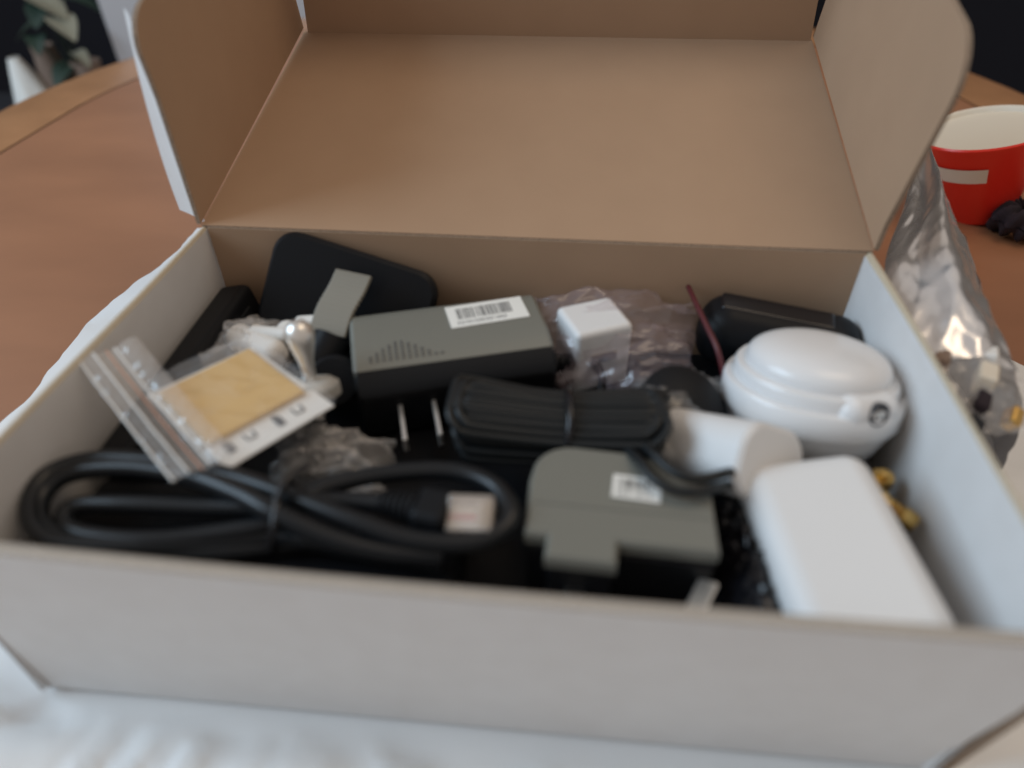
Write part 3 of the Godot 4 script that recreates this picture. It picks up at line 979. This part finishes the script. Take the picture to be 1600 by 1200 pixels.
# ---------------------------------------------------------------- small contents
func build_devices() -> void:
	var base := thing("flat_device", "wide flat black device lying on the carton bottom beneath everything", "device", w(-0.003, -0.0878, 0.089))
	var st := new_st()
	rbox(st, T(Vector3(0, 0.0176, 0)), Vector3(0.278, 0.0352, 0.166), 0.006, 3)
	obj("shell", st, M.black, base)
	st = new_st()
	for k in 9:
		rbox(st, T(Vector3(-0.128 + k * 0.0032, 0.0353, -0.02)), Vector3(0.0011, 0.0008, 0.09), 0.0003, 1)
	obj("cooling_ribs", st, M.black_gloss, base).set_meta("kind", "stuff")

	# long black bar along the left wall
	var bar := thing("black_bar", "long flat black plastic bar lying along the inside of the left wall", "plastic bar", w(-0.1345, -0.0525, 0.066), deg_to_rad(-1.0))
	st = new_st()
	rbox(st, T(Vector3(0, 0.0140, 0), Vector3(1.5, 0, 12)), Vector3(0.0165, 0.027, 0.112), 0.004, 4)
	obj("body", st, M.black, bar)
	st = new_st()
	rbox(st, T(Vector3(0.0078, 0.0150, 0.0), Vector3(1.5, 0, 12)), Vector3(0.0022, 0.014, 0.092), 0.0009, 2)
	obj("inlay", st, M.black_soft, bar)

	# black stand leaning on the back wall
	var m := thing("stand_mount", "black plastic stand with grey strap leaning on the back wall", "stand", w(-0.081, -0.052, 0.022))
	var pf := Transform3D(Basis(Vector3.RIGHT, deg_to_rad(60)) * Basis(Vector3.UP, deg_to_rad(-15)), Vector3(0.001, 0.0245, -0.003))
	st = new_st()
	plate(st, pf, rrect(0.078, 0.050, 0.011), -0.004, 0.004, 0.0018)
	obj("foot_plate", st, M.black, m)
	st = new_st()
	var strap := [Vector3(0.0085, 0.0445, 0.002), Vector3(0.006, 0.0395, 0.0075), Vector3(0.002, 0.0335, 0.0155), Vector3(0.000, 0.0270, 0.0235)]
	var sp := smooth_path(strap, 5)
	for i in sp.size() - 1:
		var dir := (sp[i + 1] - sp[i]).normalized()
		var wd := Vector3(0.985, -0.10, 0.14).normalized()
		rbox(st, frame((sp[i] + sp[i + 1]) / 2, wd, dir), Vector3(0.0165, (sp[i + 1] - sp[i]).length() * 1.3, 0.0026), 0.0006, 1)
	obj("strap", st, M.grey_strap, m)
	st = new_st()
	tube(st, smooth_path([Vector3(0.002, 0.025, 0.024), Vector3(-0.002, 0.019, 0.034), Vector3(-0.009, 0.014, 0.043)], 5), 0.0085, 14)
	obj("neck", st, M.black, m)
	st = new_st()
	lathe(st, T(Vector3(0.007, 0.017, 0.042), Vector3(55, 0, -12)), [Vector2(0, -0.006), Vector2(0.0095, -0.006), Vector2(0.0108, -0.004), Vector2(0.0108, 0.004), Vector2(0.0095, 0.006), Vector2(0, 0.006)], 20)
	obj("hinge_knob", st, M.black_soft, m)

	# thumb screw with knurled nut
	var s := thing("thumb_screw", "shiny metal screw standing through a knurled pale nut", "screw", w(-0.0755, -0.024, 0.0825))
	var ts := T(Vector3.ZERO, Vector3(-20, 0, 9))
	st = new_st()
	lathe(st, ts, [Vector2(0, -0.013), Vector2(0.0022, -0.0125), Vector2(0.0026, 0.008), Vector2(0.0031, 0.012), Vector2(0.0048, 0.018), Vector2(0.0054, 0.0215), Vector2(0.0048, 0.0250), Vector2(0.0025, 0.0272), Vector2(0, 0.0276)], 24)
	obj("screw", st, M.metal, s)
	st = new_st()
	for k in 36:
		var an := TAU * k / 36.0
		rbox(st, ts * Transform3D(Basis(Vector3.UP, -an), Vector3(cos(an) * 0.0098, -0.001, sin(an) * 0.0098)), Vector3(0.0012, 0.0048, 0.0009), 0.0003, 1)
	lathe(st, ts, [Vector2(0.0028, -0.0035), Vector2(0.0092, -0.0035), Vector2(0.0098, -0.002), Vector2(0.0098, 0.001), Vector2(0.0085, 0.0028), Vector2(0.005, 0.0036), Vector2(0.0028, 0.0036)], 36)
	obj("knurled_nut", st, M.nut_grey, s)

	# two white clips under film
	var clip_pts := [[-0.1120, -0.039, 0.0500, -32.0, "larger white plastic clip in the clear film at the back left"], [-0.0965, -0.038, 0.0430, -20.0, "smaller white plastic clip under the grey strap of the stand"]]
	for i in 2:
		var q: Array = clip_pts[i]
		var c := thing("white_clip", q[4], "clip", w(q[0], q[1], q[2]), deg_to_rad(q[3]), "white clips in clear film")
		st = new_st()
		rbox(st, T(Vector3(0, 0.009, 0), Vector3(14, 0, 8)), Vector3(0.036 - i * 0.016, 0.012, 0.012), 0.005, 4)
		obj("body", st, M.paper, c)
		st = new_st()
		rbox(st, T(Vector3(0.004, 0.0135, -0.006), Vector3(20, 20, 10)), Vector3(0.022 - i * 0.008, 0.007, 0.006), 0.0028, 3)
		obj("arm", st, M.paper, c)

	# black webcam at the back right
	var k := thing("webcam", "long rounded black camera body lying against the back wall", "camera", w(0.1140, -0.052, 0.0195), deg_to_rad(-9))
	st = new_st()
	rbox(st, T(Vector3(0, 0.0165, 0), Vector3(8, 0, -5)), Vector3(0.070, 0.031, 0.029), 0.0125, 6)
	obj("body", st, M.black, k)
	st = new_st()
	rbox(st, T(Vector3(-0.003, 0.0312, 0.000), Vector3(8, 0, -5)), Vector3(0.048, 0.003, 0.011), 0.0014, 3)
	obj("top_cover", st, M.black_gloss, k)

	# black disc under film
	var d := thing("suction_disc", "round matt black disc in clear film beside the white plug block", "disc", w(0.0665, -0.042, 0.0745))
	st = new_st()
	lathe(st, T(Vector3(0, 0.012, 0), Vector3(28, 0, -14)), [Vector2(0, -0.005), Vector2(0.014, -0.005), Vector2(0.0172, -0.002), Vector2(0.0172, 0.001), Vector2(0.013, 0.0042), Vector2(0.006, 0.0062), Vector2(0, 0.0066)], 36)
	obj("disc", st, M.black_soft, d)

	# brass connectors in the gap by the right wall
	var spots := [[0.1365, -0.052, 0.098, 15.0, 0.0, "upright brass connector nearest the white dome"], [0.1330, -0.052, 0.1075, -20.0, 18.0, "middle brass connector half hidden by the white adapter"], [0.1420, -0.044, 0.1165, -35.0, 75.0, "brass connector lying on its side with a dark tip"]]
	for q in spots:
		var o := thing("brass_connector", q[5], "connector", w(q[0], q[1], q[2]), deg_to_rad(q[3]), "brass connectors by the right wall")
		var tt := T(Vector3(0, 0.004 if q[4] > 0 else 0.0, 0), Vector3(0, 0, q[4]))
		st = new_st()
		lathe(st, tt, [Vector2(0, 0), Vector2(0.0036, 0), Vector2(0.0040, 0.0006), Vector2(0.0040, 0.005), Vector2(0.0032, 0.0056), Vector2(0.0032, 0.0115), Vector2(0.0040, 0.0118), Vector2(0.0040, 0.0158), Vector2(0, 0.0158)], 6)
		obj("hex_body", st, M.brass, o)
		st = new_st()
		for j in 5:
			lathe(st, tt * T(Vector3(0, 0.0058 + j * 0.0008, 0)), [Vector2(0.0029, 0), Vector2(0.0034, 0.0003), Vector2(0.0029, 0.0006)], 16)
		obj("thread", st, M.brass, o)
		st = new_st()
		lathe(st, tt * T(Vector3(0, 0.0158, 0)), [Vector2(0.0021, 0), Vector2(0.0021, 0.0016), Vector2(0, 0.0018)], 12)
		obj("tip", st, M.dark_red if q[4] > 60 else M.brass, o)

	# black pouch between the flat adapter and the white adapter
	var bp := thing("black_pouch", "creased black plastic pouch between the flat grey and white adapters", "pouch", w(0.083, -0.050, 0.143))
	st = new_st()
	sheet(st, func(u: float, v: float) -> Vector3:
		var h := sin(PI * u) * (0.020 + 0.004 * crinkle.get_noise_2d(u * 200.0, v * 300.0))
		return Vector3(lerpf(-0.011, 0.016, u) - 0.004 * (1.0 - v), h * (0.85 + 0.15 * sin(v * 3.0)) , lerpf(-0.031, 0.031, v) + 0.001 * crinkle.get_noise_2d(v * 300.0, u * 200.0)), 14, 30, true)
	obj("skin", st, M.black_gloss, bp)

func film_patch(called: String, st_at: Vector3, a: Vector3, b: Vector3, c: Vector3, d: Vector3, bulge: float, rough: float, seed_n: float, nu: int, nv: int, m: Material, parent: Node3D) -> void:
	# a creased film between four corners, puffed up in the middle
	var st := new_st()
	var up := (b - a).cross(d - a).normalized()
	if up.y < 0:
		up = -up
	sheet(st, func(u: float, v: float) -> Vector3:
		var p := a.lerp(b, u).lerp(d.lerp(c, u), v)
		var puff := bulge * pow(sin(PI * u) * sin(PI * v), 0.5)
		var nz := crinkle.get_noise_3d(u * 10.0 + v * 16.0 + seed_n, v * 52.0 - u * 22.0, seed_n * 3.0)
		var nb := broad.get_noise_3d(u * 170.0 + seed_n, v * 170.0, seed_n)
		var e := 0.35 * rough * broad.get_noise_2d((u + v) * 260.0 + seed_n, (u - v) * 260.0)
		return p - st_at + up * (puff + rough * nz * 0.85 + rough * nb * 0.5) + (b - a).normalized() * e * 2.0 + (d - a).normalized() * e * 2.0, nu * 2, nv * 2, false)
	obj(called, st, m, parent)

func build_films() -> void:
	# packet with the tan pad
	var o := w(-0.0990, -0.0175, 0.1235)
	var p := thing("pad_packet", "clear zip packet holding a tan square pad on a printed white card", "packet", o)
	var a := Vector3(0.63, -0.02, -0.775).normalized()
	var up := Vector3(0.03, 1.0, 0.02).normalized()
	var fr := frame(Vector3.ZERO, a, up)
	# local: x along a, -z towards the upper left of the packet
	var fb := Transform3D(Basis(fr.basis.x, fr.basis.y, fr.basis.x.cross(fr.basis.y)), Vector3.ZERO)
	if (fb.basis.z).x < 0:
		fb.basis.z = -fb.basis.z
	var st := new_st()
	var zb: Vector3 = fb.basis.z
	var t := Transform3D(Basis(a, zb.cross(a) if zb.cross(a).y > 0 else a.cross(zb), zb), Vector3.ZERO)
	plate(st, t, PackedVector2Array([Vector2(-0.002, -0.040), Vector2(0.041, -0.040), Vector2(0.0445, 0.0115), Vector2(0.001, 0.0135)]), -0.0012, -0.0004, 0.0002)
	obj("card", st, M.paper, p)
	st = new_st()
	plate(st, t, PackedVector2Array([Vector2(0.001, -0.036), Vector2(0.0385, -0.0375), Vector2(0.0400, -0.0005), Vector2(0.0015, 0.0005)]), -0.0003, 0.0016, 0.0004)
	obj("pad", st, M.tan, p)
	for k in 4:
		var mx: float = [0.0065, 0.0145, 0.0255, 0.0335][k]
		st = new_st()
		if k % 2 == 0:
			rbox(st, t * T(Vector3(mx, -0.0002, 0.0055)), Vector3(0.0030, 0.0003, 0.0050), 0.0001, 1)
			rbox(st, t * T(Vector3(mx - 0.0004, -0.0002, 0.0022)), Vector3(0.0018, 0.0003, 0.0010), 0.0001, 1)
		else:
			for s in [-1.0, 1.0]:
				rbox(st, t * T(Vector3(mx + s * 0.0017, -0.0002, 0.0045)), Vector3(0.0007, 0.0003, 0.0036), 0.0001, 1)
			rbox(st, t * T(Vector3(mx, -0.0002, 0.0064)), Vector3(0.0036, 0.0003, 0.0008), 0.0001, 1)
		obj("printed_mark", st, M.ink, p)
	# zip strip: film band running past the pad towards the left wall
	st = new_st()
	var band := func(u: float, v: float) -> Vector3:
		return t * Vector3(lerpf(-0.0150, 0.0060, v), 0.003 + 0.010 * pow(u, 1.6) + 0.0010 * sin(v * 9.0) + 0.0006 * crinkle.get_noise_2d(u * 200.0, v * 60.0), lerpf(0.011, -0.056, u))
	sheet(st, band, 30, 8, true)
	obj("zip_strip", st, M.film_hazy, p)
	for q in [[0.26, M.paper, 0.0004], [0.46, M.red_ink, 0.00022], [0.60, M.paper, 0.0004], [0.02, M.paper, 0.0004]]:
		st = new_st()
		var line := PackedVector3Array()
		for k in 16:
			line.append(band.call(k / 15.0, q[0]) + t.basis.y * 0.0006)
		tube(st, line, q[2], 6)
		obj("zip_ridge", st, q[1], p)
	st = new_st()
	sheet(st, func(u: float, v: float) -> Vector3:
		return t * Vector3(lerpf(-0.003, 0.0445, u), 0.0030 + 0.0012 * crinkle.get_noise_2d(u * 90.0, v * 90.0) + 0.001 * broad.get_noise_2d(u * 150.0, v * 150.0 + 40.0), lerpf(0.0135, -0.044, v)), 12, 12, true)
	obj("film_cover", st, M.film, p)

	# clear bags
	var b1 := thing("clear_bag", "crumpled clear bag over the white clips at the back left", "plastic bag", w(-0.11, -0.045, 0.05))
	film_patch("film", b1.position, w(-0.141, -0.042, 0.078), w(-0.094, -0.040, 0.080), w(-0.092, -0.040, 0.034), w(-0.139, -0.040, 0.018), 0.014, 0.006, 3.0, 22, 20, M.film_hazy, b1)
	var b2 := thing("clear_bag", "crumpled mauve tinted clear bag around the white cube charger", "plastic bag", w(0.045, -0.045, 0.03))
	film_patch("film", b2.position, w(0.010, -0.043, 0.052), w(0.073, -0.046, 0.054), w(0.080, -0.029, 0.003), w(0.004, -0.028, 0.002), 0.0145, 0.006, 11.0, 24, 20, M.film_mauve, b2)
	var b3 := thing("clear_bag", "glossy clear bag stretched over the round black disc", "plastic bag", w(0.065, -0.045, 0.078))
	film_patch("film", b3.position, w(0.040, -0.040, 0.103), w(0.066, -0.036, 0.106), w(0.089, -0.036, 0.050), w(0.052, -0.040, 0.048), 0.016, 0.0045, 23.0, 22, 22, M.film, b3)
	var b4 := thing("clear_bag", "small crinkled clear bag between the screw and the vented adapter", "plastic bag", w(-0.06, -0.05, 0.10))
	film_patch("film", b4.position, w(-0.088, -0.044, 0.118), w(-0.040, -0.045, 0.122), w(-0.046, -0.046, 0.090), w(-0.086, -0.042, 0.082), 0.010, 0.007, 31.0, 20, 16, M.film_hazy, b4)

# ---------------------------------------------------------------- around the carton
func build_beside() -> void:
	# silver bag leaning on the right wall
	var at := w(0.205, -0.0902, -0.03)
	var f := thing("foil_bag", "creased silver antistatic bag leaning on the right outside wall", "bag", at)
	var mid_line := smooth_path([w(0.216, -0.002, -0.132) - at, w(0.199, -0.006, -0.066) - at, w(0.181, -0.010, -0.006) - at, w(0.1735, -0.014, 0.045) - at, w(0.176, -0.024, 0.082) - at], 8)
	var along := func(u: float) -> Vector3:
		var k := clampf(u, 0.0, 1.0) * (mid_line.size() - 1)
		var i := mini(int(k), mid_line.size() - 2)
		return mid_line[i].lerp(mid_line[i + 1], k - i)
	# upper side: long folds running from the twisted tip to the full lower end
	var upper := func(u: float, v: float) -> Vector3:
		var c: Vector3 = along.call(u)
		var half := 0.005 + 0.0155 * smoothstep(0.0, 0.55, u)
		var x := (v * 2.0 - 1.0) * half
		var fold := 0.0042 * cos(v * TAU * 1.5 + 0.8 * sin(u * 5.0)) * (0.6 + 0.4 * sin(u * 4.0 + 1.0))
		var puff := 0.010 * sin(PI * v) * sin(PI * clampf(u * 0.85 + 0.1, 0, 1))
		var nz := 0.0024 * broad.get_noise_2d(u * 380.0, v * 120.0 + 30.0) + 0.0008 * crinkle.get_noise_2d(u * 60.0 + v * 14.0, v * 22.0)
		return c + Vector3(x, fold * sin(PI * clampf(v * 1.1, 0, 1)) + puff + nz - 0.004, 0.05 * x)
	var st := new_st()
	sheet(st, func(u: float, v: float) -> Vector3: return upper.call(u * 0.80, v), 90, 44)
	obj("foil_side", st, M.foil, f)
	st = new_st()
	sheet(st, func(u: float, v: float) -> Vector3:
		var e: Vector3 = upper.call(u * 0.74, 1.0)
		var foot := Vector3(e.x + 0.022 + 0.004 * sin(u * 9.0), 0.003, e.z)
		return e.lerp(foot, v) + Vector3(0.009 * sin(PI * v) + 0.003 * broad.get_noise_2d(u * 400.0, v * 200.0), 0, 0), 40, 14)
	obj("foil_side", st, M.foil_dark, f)
	# clear window at the lower end with small parts showing through
	var bits := [[0.80, 0.30, M.clay, 0.009], [0.84, 0.62, M.cream, 0.011], [0.88, 0.25, M.paper, 0.008], [0.93, 0.75, M.brass, 0.008], [0.90, 0.50, M.plum, 0.009], [0.97, 0.35, M.dusk_blue, 0.010], [0.78, 0.75, M.paper, 0.009]]
	for q in bits:
		st = new_st()
		var bp: Vector3 = upper.call(q[0], q[1])
		rbox(st, T(bp + Vector3(0, -0.0025, 0), Vector3(20 + q[0] * 300, 30, 35)), Vector3(q[3], q[3] * 0.6, q[3] * 0.8), 0.0012, 2)
		obj("packed_part", st, q[2], f)
	var cv := new_st()
	sheet(cv, func(u: float, v: float) -> Vector3: return upper.call(0.80 + 0.2 * u, v) + Vector3(0, 0.0015 * crinkle.get_noise_2d(u * 120.0, v * 140.0), 0), 18, 18, true)
	obj("clear_window", cv, M.film_hazy, f)

	# red tub with white lid
	var tub := thing("red_cup", "red plastic cup with pale flat top and cream stripe behind the silver bag", "cup", w(0.322, -0.0918, -0.235), deg_to_rad(-12))
	var lean := T(Vector3.ZERO, Vector3(0, 0, 16))
	var st2 := new_st()
	lathe(st2, lean, [Vector2(0, 0.001), Vector2(0.0205, 0.001), Vector2(0.0225, 0.003), Vector2(0.0395, 0.062), Vector2(0.0408, 0.0635), Vector2(0.0412, 0.0650), Vector2(0.0404, 0.0662)], 48)
	obj("body", st2, M.red, tub)
	st2 = new_st()
	lathe(st2, lean, [Vector2(0.0404, 0.0662), Vector2(0.0390, 0.0655), Vector2(0.0384, 0.0640), Vector2(0.0375, 0.0625), Vector2(0.0, 0.0620)], 48)
	obj("top", st2, M.cream, tub)
	st2 = new_st()
	sheet(st2, func(u: float, v: float) -> Vector3:
		var an := deg_to_rad(lerpf(195.0, 95.0, u))
		var y := lerpf(0.039, 0.050, v)
		var rr := 0.0225 + (y - 0.003) * 0.288 + 0.0007
		return lean * Vector3(cos(an) * rr, y, sin(an) * rr), 20, 2)
	obj("stripe", st2, M.cream, tub)
	# dark scrunched band in front of it
	var sc := thing("scrunchie", "dark plum scrunched hair band on the table before the red cup", "hair band", w(0.338, -0.0920, -0.207))
	st2 = new_st()
	sheet(st2, func(u: float, v: float) -> Vector3:
		var an := u * TAU
		var bn := v * TAU
		var puff := 0.0085 * (1.0 + 0.30 * sin(an * 11.0 + 2.0 * sin(bn)) + 0.22 * broad.get_noise_2d(u * 500.0, v * 200.0))
		var rr := 0.0135 + puff * cos(bn)
		return Vector3(cos(an) * rr, 0.0115 + puff * sin(bn) * 1.1, sin(an) * rr), 72, 14)
	obj("ruffle", st2, M.plum, sc)
	# small pink bead and a white cap at the frame edge
	var bd := thing("pink_cap", "small pink bottle cap between the red cup and the frame edge", "cap", w(0.372, -0.0920, -0.236))
	st2 = new_st()
	lathe(st2, T(Vector3.ZERO), [Vector2(0, 0), Vector2(0.0055, 0), Vector2(0.006, 0.001), Vector2(0.0058, 0.012), Vector2(0.005, 0.013), Vector2(0, 0.013)], 20)
	obj("shell", st2, M.rose, bd)

func _ready() -> void:
	crinkle.seed = 4
	crinkle.noise_type = FastNoiseLite.TYPE_SIMPLEX
	crinkle.frequency = 0.05
	crinkle.fractal_type = FastNoiseLite.FRACTAL_RIDGED
	crinkle.fractal_octaves = 3
	broad.seed = 9
	broad.noise_type = FastNoiseLite.TYPE_SIMPLEX_SMOOTH
	broad.frequency = 0.01
	broad.fractal_octaves = 3
	set_stage()
	make_materials()
	build_room()
	build_table()
	build_carton()
	build_wrap()
	build_devices()
	build_adapters()
	build_dome()
	build_cables()
	build_films()
	build_beside()
	build_backdrop_things()
